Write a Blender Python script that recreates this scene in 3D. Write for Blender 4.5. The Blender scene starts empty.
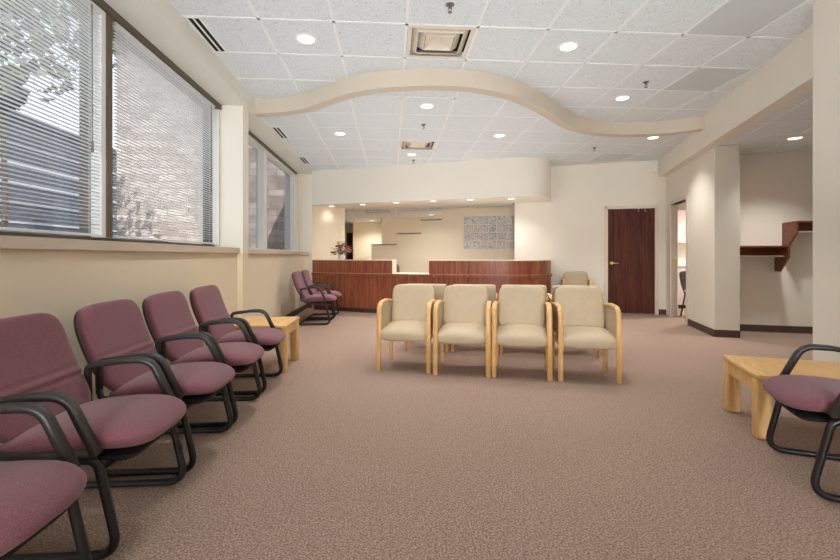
import bpy, bmesh, math, random
from mathutils import Vector, Matrix
random.seed(7)
D = bpy.data
SC = bpy.context.scene
COL = SC.collection
PI = math.pi

# ------------------------------------------------------------------ frames of the photograph and the room
F, HZ, CZ = 425.0, 256.0, 1.12            # focal length in pixels, horizon row, eye height
TH = math.atan(29 / F)                    # direction of the window wall
PH = math.radians(15.3)                   # direction of the coat wall (turned the other way)
cT, sT, cP, sP = math.cos(TH), math.sin(TH), math.cos(PH), math.sin(PH)
def A(t, s): return (t * cT - s * sT, t * sT + s * cT)
def invA(x, y): return (x * cT + y * sT, -x * sT + y * cT)
def R(p, q): return (p * cP + q * sP, -p * sP + q * cP)
def invR(x, y): return (x * cP - y * sP, x * sP + y * cP)
def at_height(px, py, z):                 # where the line of sight through a pixel meets height z
    y = F * (z - CZ) / (HZ - py)
    return ((px - 420) / F * y, y)
def a_s(t, px):                           # along the window wall: s where offset t shows at column px
    k = (px - 420) / F
    return t * (cT - k * sT) / (k * cT + sT)
TILE = 0.61
ZN, ZF, ZS = 3.077, 2.954, 2.89           # near ceiling, far ceiling, soffit underside

# ------------------------------------------------------------------ camera, world, exposure
cam_d = D.cameras.new('camera'); cam = D.objects.new('camera', cam_d); COL.objects.link(cam)
cam_d.sensor_width = 36.0; cam_d.lens = F / 840 * 36.0; cam_d.shift_y = -(280 - HZ) / 840.0
cam_d.clip_start = 0.05
cam.location = (0, 0, CZ); cam.rotation_euler = (PI / 2, 0, 0)
SC.camera = cam
SC.view_settings.view_transform = 'Standard'
SC.view_settings.look = 'None'
SC.view_settings.gamma = 1.0
SC.view_settings.use_curve_mapping = False
SC.view_settings.exposure = 0.08
SC.cycles.max_bounces = 10; SC.cycles.diffuse_bounces = 6; SC.cycles.transparent_max_bounces = 24
SC.cycles.sample_clamp_indirect = 6.0

w = D.worlds.new('sky'); SC.world = w; w.use_nodes = True
w.node_tree.nodes['Background'].inputs[0].default_value = (0.84, 0.91, 1.0, 1)
w.node_tree.nodes['Background'].inputs[1].default_value = 1.7

LAMP_COL = (1.0, 0.965, 0.91)
LAMP_W = 95.0
def area(name, loc, rot, sx, sy, power, col):
    l = D.lights.new(name, 'AREA'); l.shape = 'RECTANGLE'; l.size = sx; l.size_y = sy; l.energy = power; l.color = col
    o = D.objects.new(name, l); COL.objects.link(o); o.location = loc; o.rotation_euler = rot
    return o
# added fill lamp behind the camera, standing in for the unseen room's light
area('room_fill', (0.6, -7.6, 1.6), (math.radians(97), 0, 0), 5.6, 2.6, 1700, (0.97, 0.985, 1.0))
# added upward fill lamp, brightens the ceilings in place of bounced daylight
area('ceiling_fill', (*A(0.6, 3.4), 1.35), (PI, 0, TH), 4.2, 10.5, 70, (0.90, 0.96, 1.0))
sun_d = D.lights.new('sun', 'SUN'); sun_d.energy = 7.0; sun_d.angle = 0.01; sun_d.color = (1.0, 0.95, 0.88)
sun = D.objects.new('sun', sun_d); COL.objects.link(sun)
sun.rotation_euler = Vector((-0.34, 0.66, -0.67)).to_track_quat('-Z', 'Y').to_euler()

# ------------------------------------------------------------------ materials
def lin(c):
    return tuple(((v / 255) / 12.92 if v / 255 <= 0.04045 else ((v / 255 + 0.055) / 1.055) ** 2.4) for v in c) + (1,)
class NT:
    def __init__(s, name):
        s.m = D.materials.new(name); s.m.use_nodes = True
        s.t = s.m.node_tree; s.b = s.t.nodes['Principled BSDF']; s.out = s.t.nodes['Material Output']
    def n(s, typ, **kw):
        nd = s.t.nodes.new(typ)
        for k, v in kw.items():
            if k in nd.inputs: nd.inputs[k].default_value = v
            else: setattr(nd, k, v)
        return nd
    def l(s, a, b): s.t.links.new(a, b)
    def coords(s, scale=(1, 1, 1), rot=(0, 0, 0)):
        tc = s.n('ShaderNodeTexCoord'); mp = s.n('ShaderNodeMapping')
        mp.inputs['Scale'].default_value = scale; mp.inputs['Rotation'].default_value = rot
        s.l(tc.outputs['Object'], mp.inputs['Vector']); return mp.outputs['Vector']
    def ramp(s, fac, stops):
        r = s.n('ShaderNodeValToRGB'); e = r.color_ramp.elements
        while len(e) < len(stops): e.new(0.5)
        for el, (p, c) in zip(e, stops): el.position = p; el.color = c
        s.l(fac, r.inputs['Fac']); return r.outputs['Color']
    def bump(s, h, strength, dist=0.01):
        b = s.n('ShaderNodeBump'); b.inputs['Strength'].default_value = strength; b.inputs['Distance'].default_value = dist
        s.l(h, b.inputs['Height']); s.l(b.outputs['Normal'], s.b.inputs['Normal'])
def plain(name, c, rough=0.6, metal=0.0, spec=0.5, noise=0.05, scale=9.0, bump=0.0):
    k = NT(name); c = lin(c)
    nz = k.n('ShaderNodeTexNoise', Scale=scale, Detail=4.0); k.l(k.coords(), nz.inputs['Vector'])
    lo = tuple(v * (1 - noise) for v in c[:3]) + (1,); hi = tuple(min(1, v * (1 + noise)) for v in c[:3]) + (1,)
    k.l(k.ramp(nz.outputs['Fac'], [(0.3, lo), (0.7, hi)]), k.b.inputs['Base Color'])
    k.b.inputs['Roughness'].default_value = rough; k.b.inputs['Metallic'].default_value = metal
    k.b.inputs['Specular IOR Level'].default_value = spec
    if bump: k.bump(nz.outputs['Fac'], bump, 0.003)
    return k.m
def wood(name, dark, light, rough, scale=(16, 16, 1.1), spec=0.4):
    k = NT(name); v = k.coords(scale)
    n1 = k.n('ShaderNodeTexNoise', Scale=1.6, Detail=6.0, Roughness=0.6, Distortion=0.7); k.l(v, n1.inputs['Vector'])
    n2 = k.n('ShaderNodeTexNoise', Scale=7.0, Detail=3.0); k.l(v, n2.inputs['Vector'])
    mx = k.n('ShaderNodeMath', operation='MULTIPLY_ADD'); mx.inputs[1].default_value = 0.35
    k.l(n2.outputs['Fac'], mx.inputs[0]); k.l(n1.outputs['Fac'], mx.inputs[2])
    k.l(k.ramp(mx.outputs[0], [(0.48, lin(dark)), (0.86, lin(light))]), k.b.inputs['Base Color'])
    k.b.inputs['Roughness'].default_value = rough; k.b.inputs['Specular IOR Level'].default_value = spec
    return k.m
def emit(name, c, s):
    k = NT(name); k.b.inputs['Base Color'].default_value = lin(c)
    k.b.inputs['Emission Color'].default_value = lin(c); k.b.inputs['Emission Strength'].default_value = s
    return k.m

M = {}
M['wall'] = plain('cream wall paint', (233, 228, 217), 0.75, spec=0.2, noise=0.012, scale=2)
M['tan_wall'] = plain('tan wall paint', (229, 216, 193), 0.75, spec=0.2, noise=0.012, scale=2)
M['soffit'] = plain('soffit paint', (225, 225, 215), 0.75, spec=0.2, noise=0.012, scale=2)
M['sill'] = plain('sill paint', (206, 193, 175), 0.55, spec=0.3, noise=0.02)
M['base'] = plain('vinyl baseboard', (82, 58, 56), 0.6, noise=0.08)
M['trim'] = plain('door frame paint', (222, 210, 194), 0.5, noise=0.01)
M['white'] = plain('white plastic', (238, 236, 230), 0.45, noise=0.01)
M['cream'] = plain('cream laminate', (233, 218, 192), 0.5, noise=0.03)
M['fascia'] = plain('fascia paint', (208, 198, 183), 0.75, spec=0.2, noise=0.012, scale=2)
M['black'] = plain('black plastic', (50, 48, 46), 0.4, noise=0.12, scale=40)
M['blackmetal'] = plain('black painted steel', (24, 23, 23), 0.35, noise=0.1)
M['pan'] = plain('black seat pan', (26, 22, 23), 0.8)
M['bronze'] = plain('bronze window frame', (92, 80, 66), 0.45, noise=0.05)
M['alu'] = plain('white window frame', (228, 227, 222), 0.45, noise=0.01)
M['slat'] = plain('blind slat', (226, 227, 228), 0.5, noise=0.01)
k = NT('translucent blind slat'); k.b.inputs['Base Color'].default_value = lin((240, 241, 243)); k.b.inputs['Roughness'].default_value = 0.5
tl = k.n('ShaderNodeBsdfTranslucent'); tl.inputs[0].default_value = lin((240, 241, 243)); mxs = k.n('ShaderNodeMixShader'); mxs.inputs[0].default_value = 0.4
k.l(k.b.outputs[0], mxs.inputs[1]); k.l(tl.outputs[0], mxs.inputs[2]); k.l(mxs.outputs[0], k.out.inputs[0]); M['slat'] = k.m
M['cord'] = plain('blind cord', (215, 215, 210), 0.7)
M['wand'] = plain('clear wand', (120, 118, 112), 0.3)
M['brass'] = plain('brass', (214, 178, 108), 0.28, metal=0.85, noise=0.04)
M['chrome'] = plain('chrome', (222, 220, 216), 0.22, metal=0.9, noise=0.01)
M['counter'] = wood('mahogany counter veneer', (112, 55, 38), (164, 97, 69), 0.35, (13, 13, 0.9))
M['door'] = wood('dark mahogany door veneer', (54, 24, 17), (100, 51, 37), 0.55, (20, 20, 0.8), spec=0.2)
M['shelf'] = wood('cherry shelf wood', (88, 44, 26), (136, 78, 48), 0.4, (3, 14, 14))
M['oak'] = wood('light oak', (206, 158, 98), (234, 193, 134), 0.4, (14, 14, 2.0))
M['tableoak'] = wood('light oak table', (214, 167, 104), (236, 196, 136), 0.38, (22, 2.2, 22))
M['mauve'] = plain('pale mauve laminate', (216, 200, 200), 0.5, noise=0.02)
M['dark_cap'] = plain('dark partition cap', (74, 50, 42), 0.5)
M['grey_tile'] = plain('smooth grey lay-in panel', (204, 212, 216), 0.5, noise=0.015, scale=3)
M['lens'] = emit('downlight lens', (255, 246, 230), 3.0)
M['diffuser'] = plain('diffuser enamel', (228, 219, 203), 0.5, noise=0.02)
M['dark'] = plain('dark duct', (20, 20, 20), 0.9)
M['grid'] = plain('ceiling grid', (240, 243, 244), 0.5, noise=0.01)
M['sprk'] = plain('sprinkler metal', (120, 116, 112), 0.3, metal=0.7)
M['vase'] = plain('white ceramic', (240, 238, 232), 0.3, noise=0.01)
M['leafgreen'] = plain('leaf green', (72, 82, 52), 0.6, noise=0.35, scale=30)
M['pink'] = plain('pink petals', (196, 112, 104), 0.7, noise=0.25, scale=30)
M['red'] = plain('dark red petals', (140, 50, 52), 0.7, noise=0.25, scale=30)
M['palepetal'] = plain('pale petals', (228, 204, 184), 0.7, noise=0.1, scale=30)
M['treeleaf'] = plain('tree leaves', (112, 118, 96), 0.7, noise=0.35, scale=3)
M['darkleaf'] = plain('dark leaves', (40, 44, 36), 0.7, noise=0.3, scale=3)
M['bark'] = plain('bark', (74, 62, 52), 0.9, noise=0.3)
M['slate'] = plain('dark slate cladding', (70, 72, 84), 0.7, noise=0.1, scale=2)
M['slateband'] = plain('pale cladding band', (176, 176, 182), 0.6)
M['asphalt'] = plain('concrete yard', (190, 186, 180), 0.9, noise=0.1)

k = NT('upholstery purple')          # woven fabric
v = k.coords((1, 1, 1))
ck = k.n('ShaderNodeTexVoronoi', Scale=290.0); k.l(v, ck.inputs['Vector'])
k.l(k.ramp(ck.outputs['Distance'], [(0.1, lin((150, 98, 107))), (0.62, lin((116, 71, 80)))]), k.b.inputs['Base Color'])
k.b.inputs['Roughness'].default_value = 0.85; k.b.inputs['Sheen Weight'].default_value = 0.25; k.b.inputs['Specular IOR Level'].default_value = 0.25
k.bump(ck.outputs['Distance'], 0.25, 0.002); M['purple'] = k.m
M['beige'] = plain('beige vinyl upholstery', (188, 170, 144), 0.5, noise=0.04, scale=14, spec=0.35, bump=0.05)

k = NT('loop pile carpet')
v = k.coords()
v1 = k.n('ShaderNodeTexVoronoi', Scale=130.0); k.l(v, v1.inputs['Vector'])
n1 = k.n('ShaderNodeTexNoise', Scale=120.0, Detail=4.0, Roughness=0.8); k.l(v, n1.inputs['Vector'])
n2 = k.n('ShaderNodeTexNoise', Scale=1.1, Detail=3.0); k.l(v, n2.inputs['Vector'])
c1 = k.ramp(n1.outputs['Fac'], [(0.32, lin((104, 84, 71))), (0.5, lin((178, 151, 136))), (0.68, lin((232, 214, 196)))])
mx = k.n('ShaderNodeMix', data_type='RGBA', blend_type='MULTIPLY'); mx.inputs['Factor'].default_value = 0.8
k.l(c1, mx.inputs['A']); k.l(k.ramp(v1.outputs['Distance'], [(0.0, (1, 1, 1, 1)), (0.8, (0.62, 0.6, 0.6, 1))]), mx.inputs['B'])
m2 = k.n('ShaderNodeMix', data_type='RGBA', blend_type='MULTIPLY'); m2.inputs['Factor'].default_value = 1.0
k.l(mx.outputs['Result'], m2.inputs['A']); k.l(k.ramp(n2.outputs['Fac'], [(0.3, (0.94, 0.94, 0.94, 1)), (0.7, (1.0, 1.0, 1.0, 1))]), m2.inputs['B'])
k.l(m2.outputs['Result'], k.b.inputs['Base Color'])
k.b.inputs['Roughness'].default_value = 0.95; k.b.inputs['Specular IOR Level'].default_value = 0.1
k.bump(n1.outputs['Fac'], 0.6, 0.006); M['carpet'] = k.m

k = NT('fissured acoustic tile')
v = k.coords((1, 1, 1))
n1 = k.n('ShaderNodeTexNoise', Scale=70.0, Detail=4.0, Roughness=0.8, Distortion=0.6); k.l(v, n1.inputs['Vector'])
k.l(k.ramp(n1.outputs['Fac'], [(0.32, lin((150, 155, 158))), (0.44, lin((226, 233, 237))), (0.8, lin((234, 241, 245)))]), k.b.inputs['Base Color'])
k.b.inputs['Roughness'].default_value = 0.9; k.b.inputs['Specular IOR Level'].default_value = 0.1
k.bump(n1.outputs['Fac'], 0.5, 0.006); M['tile'] = k.m

k = NT('stone brick')
tc = k.n('ShaderNodeTexCoord'); mp = k.n('ShaderNodeMapping'); mp.inputs['Rotation'].default_value = (PI / 2, 0, 0)
k.l(tc.outputs['Object'], mp.inputs['Vector'])
br = k.n('ShaderNodeTexBrick', Scale=1.0); br.inputs['Brick Width'].default_value = 0.42; br.inputs['Row Height'].default_value = 0.16
br.inputs['Mortar Size'].default_value = 0.012
br.inputs['Color1'].default_value = lin((206, 188, 178)); br.inputs['Color2'].default_value = lin((160, 142, 134)); br.inputs['Mortar'].default_value = lin((150, 142, 138))
k.l(mp.outputs['Vector'], br.inputs['Vector'])
n1 = k.n('ShaderNodeTexNoise', Scale=5.0, Detail=5.0); k.l(tc.outputs['Object'], n1.inputs['Vector'])
mx = k.n('ShaderNodeMix', data_type='RGBA', blend_type='MULTIPLY'); mx.inputs['Factor'].default_value = 0.7
k.l(br.outputs['Color'], mx.inputs['A']); k.l(k.ramp(n1.outputs['Fac'], [(0.3, (0.55, 0.55, 0.55, 1)), (0.65, (1, 1, 1, 1))]), mx.inputs['B'])
k.l(mx.outputs['Result'], k.b.inputs['Base Color']); k.b.inputs['Roughness'].default_value = 0.9; M['brick'] = k.m

def glass(name, tint, amount):
    k = NT(name); k.t.nodes.remove(k.b)
    tr = k.n('ShaderNodeBsdfTransparent'); tr.inputs[0].default_value = tint
    gl = k.n('ShaderNodeBsdfGlossy'); gl.inputs['Roughness'].default_value = 0.02
    mx = k.n('ShaderNodeMixShader'); mx.inputs[0].default_value = amount
    k.l(tr.outputs[0], mx.inputs[1]); k.l(gl.outputs[0], mx.inputs[2]); k.l(mx.outputs[0], k.out.inputs[0])
    return k.m
M['glass'] = glass('window glass', (0.93, 0.96, 0.97, 1), 0.05)
M['tinted'] = glass('tinted window glass', (0.66, 0.68, 0.70, 1), 0.05)
k = NT('glass block'); v = k.coords((1, 1, 1))
wv = k.n('ShaderNodeTexNoise', Scale=15.0, Detail=2.0, Distortion=2.5); k.l(v, wv.inputs['Vector'])
k.l(k.ramp(wv.outputs['Fac'], [(0.3, lin((92, 90, 84))), (0.48, lin((214, 215, 214))), (0.7, lin((246, 248, 248)))]), k.b.inputs['Base Color'])
k.b.inputs['Roughness'].default_value = 0.08; k.bump(wv.outputs['Fac'], 0.7, 0.01)
tr = k.n('ShaderNodeBsdfTransparent'); mxs = k.n('ShaderNodeMixShader'); mxs.inputs[0].default_value = 0.3
k.l(k.b.outputs[0], mxs.inputs[1]); k.l(tr.outputs[0], mxs.inputs[2]); k.l(mxs.outputs[0], k.out.inputs[0]); M['glassblock'] = k.m

# ------------------------------------------------------------------ mesh helpers
class MB:
    def __init__(s): s.bm = bmesh.new()
    def box(s, x0, x1, y0, y1, z0, z1, bevel=0.0, seg=2, mat=None):
        mtx = Matrix.Translation(((x0 + x1) / 2, (y0 + y1) / 2, (z0 + z1) / 2)) @ Matrix.Diagonal((abs(x1 - x0), abs(y1 - y0), abs(z1 - z0), 1))
        if mat is not None: mtx = mat @ mtx
        r = bmesh.ops.create_cube(s.bm, size=1, matrix=mtx)
        if bevel:
            es = list({e for v in r['verts'] for e in v.link_edges})
            bmesh.ops.bevel(s.bm, geom=es, offset=bevel, segments=seg, profile=0.5, affect='EDGES')
        return s
    def prism(s, pts, z0, z1, bevel=0.0):
        lo = [s.bm.verts.new((p[0], p[1], z0)) for p in pts]; hi = [s.bm.verts.new((p[0], p[1], z1)) for p in pts]
        fs = [s.bm.faces.new(lo[::-1]), s.bm.faces.new(hi)]
        n = len(pts)
        for i in range(n): fs.append(s.bm.faces.new((lo[i], lo[(i + 1) % n], hi[(i + 1) % n], hi[i])))
        bmesh.ops.recalc_face_normals(s.bm, faces=fs)
        if bevel:
            es = list({e for f in fs for e in f.edges})
            bmesh.ops.bevel(s.bm, geom=es, offset=bevel, segments=2, profile=0.5, affect='EDGES')
        return s
    def rings(s, rings, closed=False, caps=True):
        vs = [[s.bm.verts.new(p) for p in r] for r in rings]; n = len(rings[0]); fs = []
        m = len(vs)
        for i in range(m if closed else m - 1):
            a, b = vs[i], vs[(i + 1) % m]
            for j in range(n): fs.append(s.bm.faces.new((a[j], a[(j + 1) % n], b[(j + 1) % n], b[j])))
        if caps and not closed: fs += [s.bm.faces.new(vs[0][::-1]), s.bm.faces.new(vs[-1])]
        bmesh.ops.recalc_face_normals(s.bm, faces=fs)
        return s
    def tube(s, path, ra, rb=None, n=10, closed=False, ref=None, power=2.0):
        """ra along ref (or any normal), rb across it; floats or lists along the path."""
        rb = ra if rb is None else rb
        P = [Vector(p) for p in path]; m = len(P); rings = []; prev = None
        for i in range(m):
            if closed: t = P[(i + 1) % m] - P[i - 1]
            else: t = P[min(i + 1, m - 1)] - P[max(i - 1, 0)]
            t.normalize()
            if ref is not None: u = Vector(ref)
            elif prev is None: u = Vector((0, 0, 1)) if abs(t.z) < 0.9 else Vector((1, 0, 0))
            else: u = prev
            u = (u - t * u.dot(t)).normalized(); prev = u; v = t.cross(u)
            a = ra[i] if isinstance(ra, (list, tuple)) else ra; b = rb[i] if isinstance(rb, (list, tuple)) else rb
            ring = []
            for j in range(n):
                g = 2 * PI * j / n; cx, cy = math.cos(g), math.sin(g)
                cx = math.copysign(abs(cx) ** (2 / power), cx); cy = math.copysign(abs(cy) ** (2 / power), cy)
                ring.append(P[i] + u * (a * cx) + v * (b * cy))
            rings.append(ring)
        return s.rings(rings, closed)
    def lathe(s, prof, n=20, loc=(0, 0, 0), mat=None):
        rings = []
        for r, z in prof:
            ring = [Vector((loc[0] + max(r, 1e-4) * math.cos(2 * PI * j / n), loc[1] + max(r, 1e-4) * math.sin(2 * PI * j / n), loc[2] + z)) for j in range(n)]
            rings.append([mat @ p for p in ring] if mat is not None else ring)
        return s.rings(rings)
    def cushion(s, centre, width, thick, n_s=22, n_c=28, pw=5.0, ph=3.0, pc=3.4, pw0=None, top_bias=0.0):
        """a soft pad lofted along a line in the (y,z) plane; centre(u)->(y,z), half width and half thickness close at both ends."""
        rings = []
        for i in range(n_s + 1):
            g = -math.cos(PI * i / n_s)                                       # -1..1, denser at the ends
            g = max(-0.9995, min(0.9995, g)); u = (g + 1) / 2
            y, z = centre(u); y2, z2 = centre(min(1, u + 0.01)); y1, z1 = centre(max(0, u - 0.01))
            t = Vector((0, y2 - y1, z2 - z1)).normalized(); nrm = Vector((1, 0, 0)).cross(t)
            e = pw if (g > 0 or pw0 is None) else pw0
            wd = width(u) * (1 - abs(g) ** e) ** (1 / e); th = thick(u) * (1 - abs(g) ** ph) ** (1 / ph)
            ring = []
            for j in range(n_c):
                q = 2 * PI * j / n_c; cx, cy = math.cos(q), math.sin(q)
                cx = math.copysign(abs(cx) ** (2 / pc), cx); cy = math.copysign(abs(cy) ** (2 / pc), cy)
                crown = top_bias * (1 - cx * cx) if cy > 0 else 0
                ring.append(Vector((0, y, z)) + Vector((wd * cx, 0, 0)) + nrm * (th * cy + crown))
            rings.append(ring)
        return s.rings(rings)
    def build(s, name, mat, parent=None, smooth=False, rz=0.0, loc=(0, 0, 0), angle=35):
        me = D.meshes.new(name); s.bm.to_mesh(me); s.bm.free()
        me.materials.append(M[mat] if isinstance(mat, str) else mat)
        o = D.objects.new(name, me); COL.objects.link(o)
        o.location = loc; o.rotation_euler = (0, 0, rz)
        if parent is not None: o.parent = parent
        if smooth:
            for p in me.polygons: p.use_smooth = True
            if smooth != 'all': me.set_sharp_from_angle(angle=math.radians(angle))
        return o
def tag(o, label, cat, group=None, kind=None):
    o['label'] = label; o['category'] = cat
    if group: o['group'] = group
    if kind: o['kind'] = kind
    return o
def struct(o): o['kind'] = 'structure'; return o
def empty(name, loc=(0, 0, 0), rz=0.0):
    o = D.objects.new(name, None); o.empty_display_size = 0.1; COL.objects.link(o)
    o.location = loc; o.rotation_euler = (0, 0, rz); return o
def copy_tree(o, parent=None):
    c = o.copy(); COL.objects.link(c); c.parent = parent
    for ch in list(o.children): copy_tree(ch, c)
    return c
def fillet(pts, rad, n=7):
    """round the inner corners of a path; rad: float or list for the inner corners"""
    P = [Vector(p) for p in pts]; out = [P[0]]
    for i in range(1, len(P) - 1):
        r = rad[i - 1] if isinstance(rad, (list, tuple)) else rad
        a = (P[i - 1] - P[i]); b = (P[i + 1] - P[i]); la, lb = a.length, b.length; a.normalize(); b.normalize()
        ang = a.angle(b)
        d = min(r / math.tan(ang / 2), la * 0.49, lb * 0.49)
        p0, p1 = P[i] + a * d, P[i] + b * d
        for j in range(n + 1):
            q = j / n
            out.append(p0 * (1 - q) ** 2 + P[i] * (2 * q * (1 - q)) + p1 * q ** 2)
    out.append(P[-1]); return out
def offset(pts, d):
    """2-D polyline moved d to its left"""
    P = [Vector((p[0], p[1])) for p in pts]; out = []
    for i in range(len(P)):
        a = (P[i] - P[i - 1]).normalized() if i > 0 else None
        b = (P[i + 1] - P[i]).normalized() if i < len(P) - 1 else None
        t = (a + b).normalized() if a is not None and b is not None else (a if a is not None else b)
        k = d / max(0.4, t.dot(a)) if a is not None else d
        out.append((P[i].x - t.y * k, P[i].y + t.x * k))
    return out
def smooth_line(pts, n=6):
    P = [Vector((p[0], p[1])) for p in pts]; out = []
    for i in range(len(P) - 1):
        p0, p1, p2, p3 = P[max(i - 1, 0)], P[i], P[i + 1], P[min(i + 2, len(P) - 1)]
        for j in range(n):
            t = j / n
            q = 0.5 * ((2 * p1) + (p2 - p0) * t + (2 * p0 - 5 * p1 + 4 * p2 - p3) * t * t + (3 * p1 - p0 - 3 * p2 + p3) * t ** 3)
            out.append((q.x, q.y))
    out.append((P[-1].x, P[-1].y)); return out
def slab(name, pts, z0, z1, mat, rz=0.0):
    return struct(MB().prism(pts, z0, z1).build(name, mat, None, False, rz))
def abox(name, t0, t1, s0, s1, z0, z1, mat): return struct(MB().box(t0, t1, s0, s1, z0, z1).build(name, mat, None, False, TH))
def rbox(name, p0, p1, q0, q1, z0, z1, mat): return struct(MB().box(p0, p1, q0, q1, z0, z1).build(name, mat, None, False, -PH))

# ------------------------------------------------------------------ floor, ceilings
S0 = -8.2
struct(MB().box(-2.2, 8.0, S0, 18.5, -0.12, 0.0).build('floor', 'carpet', None, False, TH))
curve_px = [(254, 98.9), (278, 97.6), (303, 93.5), (325, 85), (347.6, 77.1), (372, 72), (400, 69.3), (431, 68), (462.9, 69.2), (485.7, 72.4), (514, 79.2),
            (533, 87.6), (550.5, 98), (566, 109), (579, 115.5), (598, 120.2), (617, 121.9), (636, 121.9), (655, 121.3), (674, 119.8), (693, 117), (706, 115)]
curve = [at_height(x, y, ZN) for x, y in curve_px]
a0, a1 = Vector(curve[0]), Vector(curve[1]); e0 = a0 + (a0 - a1).normalized() * 0.25
b0, b1 = Vector(curve[-1]), Vector(curve[-2]); e1 = b0 + (b0 - b1).normalized() * 0.12
curve = smooth_line([tuple(e0)] + curve + [tuple(e1)], 4)
curveA = [invA(*p) for p in curve]
def s_curve(t):
    for (t0, s0), (t1, s1) in zip(curveA, curveA[1:]):
        if t0 <= t <= t1: return s0 + (s1 - s0) * (t - t0) / max(1e-6, t1 - t0)
    return curveA[0][1] if t < curveA[0][0] else curveA[-1][1]
h0, h1 = 0.132 + 0.008, 0.132 + TILE - 0.008
n0, n1 = 3.585 + 0.008, 3.585 + TILE - 0.008
for b in ((-2.2, 7.5, S0, n0), (-2.2, h0, n0, n1), (h1, 7.5, n0, n1), (-2.2, 7.5, n1, 11.2)): abox('ceiling', *b, ZN, ZN + 0.08, 'tile')
f0, f1 = 4.90 + 3 * TILE + 0.008, 4.90 + 4 * TILE - 0.008
for b in ((-2.15, h0, f0, f1), (h1, 7.0, f0, f1), (-2.15, 7.0, f1, 10.2)): abox('ceiling', *b, ZF, ZF + 0.06, 'tile')
farA = [(t, s + 0.06) for t, s in curveA] + [(7.0, curveA[-1][1]), (7.0, f0), (-2.15, f0), (-2.15, curveA[0][1])]
struct(MB().prism(farA, ZF, ZF + 0.06).build('ceiling', 'tile', None, False, TH))
# curved fascia where the ceiling steps down
rib = curve + offset(curve, 0.13)[::-1]
struct(MB().prism(rib, ZS + 0.004, ZN + 0.02).build('trim_1', 'fascia', None, True, angle=30))
# exposed grid of the lay-in ceilings
g = MB()
for i in range(-3, 9):
    t = 0.132 + i * TILE
    if t < -1.68: continue
    g.box(t - 0.012, t + 0.012, S0, 9, ZN - 0.004, ZN + 0.01)
for j in range(-19, 9):
    s = 3.585 + j * TILE
    g.box(-1.72, 5.5, s - 0.012, s + 0.012, ZN - 0.004, ZN + 0.01)
struct(g.build('ceiling_grid_line', 'grid', None, False, TH))
g = MB()
for i in range(-3, 8):
    t = 0.132 + i * TILE
    if t < -1.68: continue
    g.box(t - 0.012, t + 0.012, s_curve(t) + 0.05, 10.1, ZF - 0.004, ZF + 0.01)
for j in range(0, 9):
    s = 4.90 + j * TILE
    run = None; t = -1.72
    while t < 5.6:
        inside = s > s_curve(t) + 0.06
        if inside and run is None: run = t
        if (not inside or t > 5.55) and run is not None:
            g.box(run, t, s - 0.012, s + 0.012, ZF - 0.004, ZF + 0.01); run = None
        t += 0.02
struct(g.build('ceiling_grid_line', 'grid', None, False, TH))

# ------------------------------------------------------------------ window wall (left)
TW, TG = -1.81, -2.05
SE = 9.34
sm = a_s(TG, 110); sr = a_s(TG, 216); c0, c1 = a_s(-1.74, 243), a_s(-1.74, 248.5)
abox('wall_left', -2.2, TW, S0, c0, 0, 1.16, 'tan_wall')
abox('wall_left', -2.2, TW, c0, SE, 0, 1.16, 'tan_wall')
abox('wall_left_pillar', -2.25, -1.74, c0, c1, 1.16, ZS, 'wall')
abox('wall_left_pillar', -2.25, -1.742, c0, c1, 0, 1.16, 'tan_wall')
abox('wall_left_soffit', -2.25, -1.70, S0, SE, ZS, ZN + 0.05, 'soffit')
abox('wall_left_end', -2.25, -1.706, SE, SE + 0.35, 0, ZN, 'wall')
abox('wall_left_return', -2.25, -1.98, c1, c1 + 0.25, 0, ZS, 'wall')
abox('trim_2', -2.1, -1.775, S0, c0 - 0.0, 1.155, 1.215, 'sill')
abox('trim_3', -2.1, -1.775, c1, SE, 1.150, 1.205, 'sill')
s_start = 1.2 - 1.95
abox('wall_left', -2.25, -2.0, S0, s_start, 1.215, ZS, 'wall')
# window behind the blinds: bronze outer frame, mullions, glass
def window(name, bays, z0, z1, mull, mat_m, frame_mat, tg, deep=False):
    r = struct(empty(name, (0, 0, 0), TH))
    f = MB(); s0, s1 = bays[0], bays[-1]
    f.box(tg - 0.07, tg + 0.05, s0, s1, z1 - 0.06, z1); f.box(tg - 0.07, tg + 0.05, s0, s1, z0, z0 + 0.035)
    for s in (s0 + 0.02, s1 - 0.02): f.box(tg - 0.07, tg + 0.05, s - 0.02, s + 0.02, z0 + 0.035, z1 - 0.06)
    f.build('window_frame', frame_mat, r)
    if deep: f = MB().box(tg - 0.04, -1.985, s0, s1, z1 - 0.055, z1); f.build('window_head', frame_mat, r)
    for s in bays[1:-1]:
        m0, m1 = (a_s(-1.99, 107.3), a_s(-1.99, 113.0)) if deep and s == bays[-2] else (s - mull, s + mull)
        MB().box(tg - 0.07, -1.99 if deep else tg + 0.055, m0, m1, z0 + 0.035, z1 - 0.06, 0.004, 1).build('window_mullion', mat_m, r)
    for a, b in zip(bays, bays[1:]):
        MB().box(tg - 0.05, tg - 0.044, a + 0.03, b - 0.03, z0 + 0.03, z1 - 0.05).build('window_pane', 'glass' if deep else 'tinted', r)
    return r
window('window_1', [s_start, 1.2, sm, sr], 1.215, ZS, 0.032, 'bronze', 'bronze', TG - 0.06, True)
w2a, w2b, w2m = c1 + 0.12, a_s(TG, 294.2), a_s(TG, 264)
window('window_2', [w2a, w2m, w2b], 1.205, ZS - 0.02, 0.085, 'alu', 'alu', TG - 0.03)
abox('wall_left_end', -2.25, -2.0, w2b, SE, 1.2, ZS, 'wall')
abox('trim_4', -2.09, -1.99, w2a - 0.1, w2b + 0.02, ZS - 0.03, ZS, 'bronze')
abox('trim_5', -2.12, -2.0, sr - 0.02, c0, 1.215, ZS, 'wall')
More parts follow.
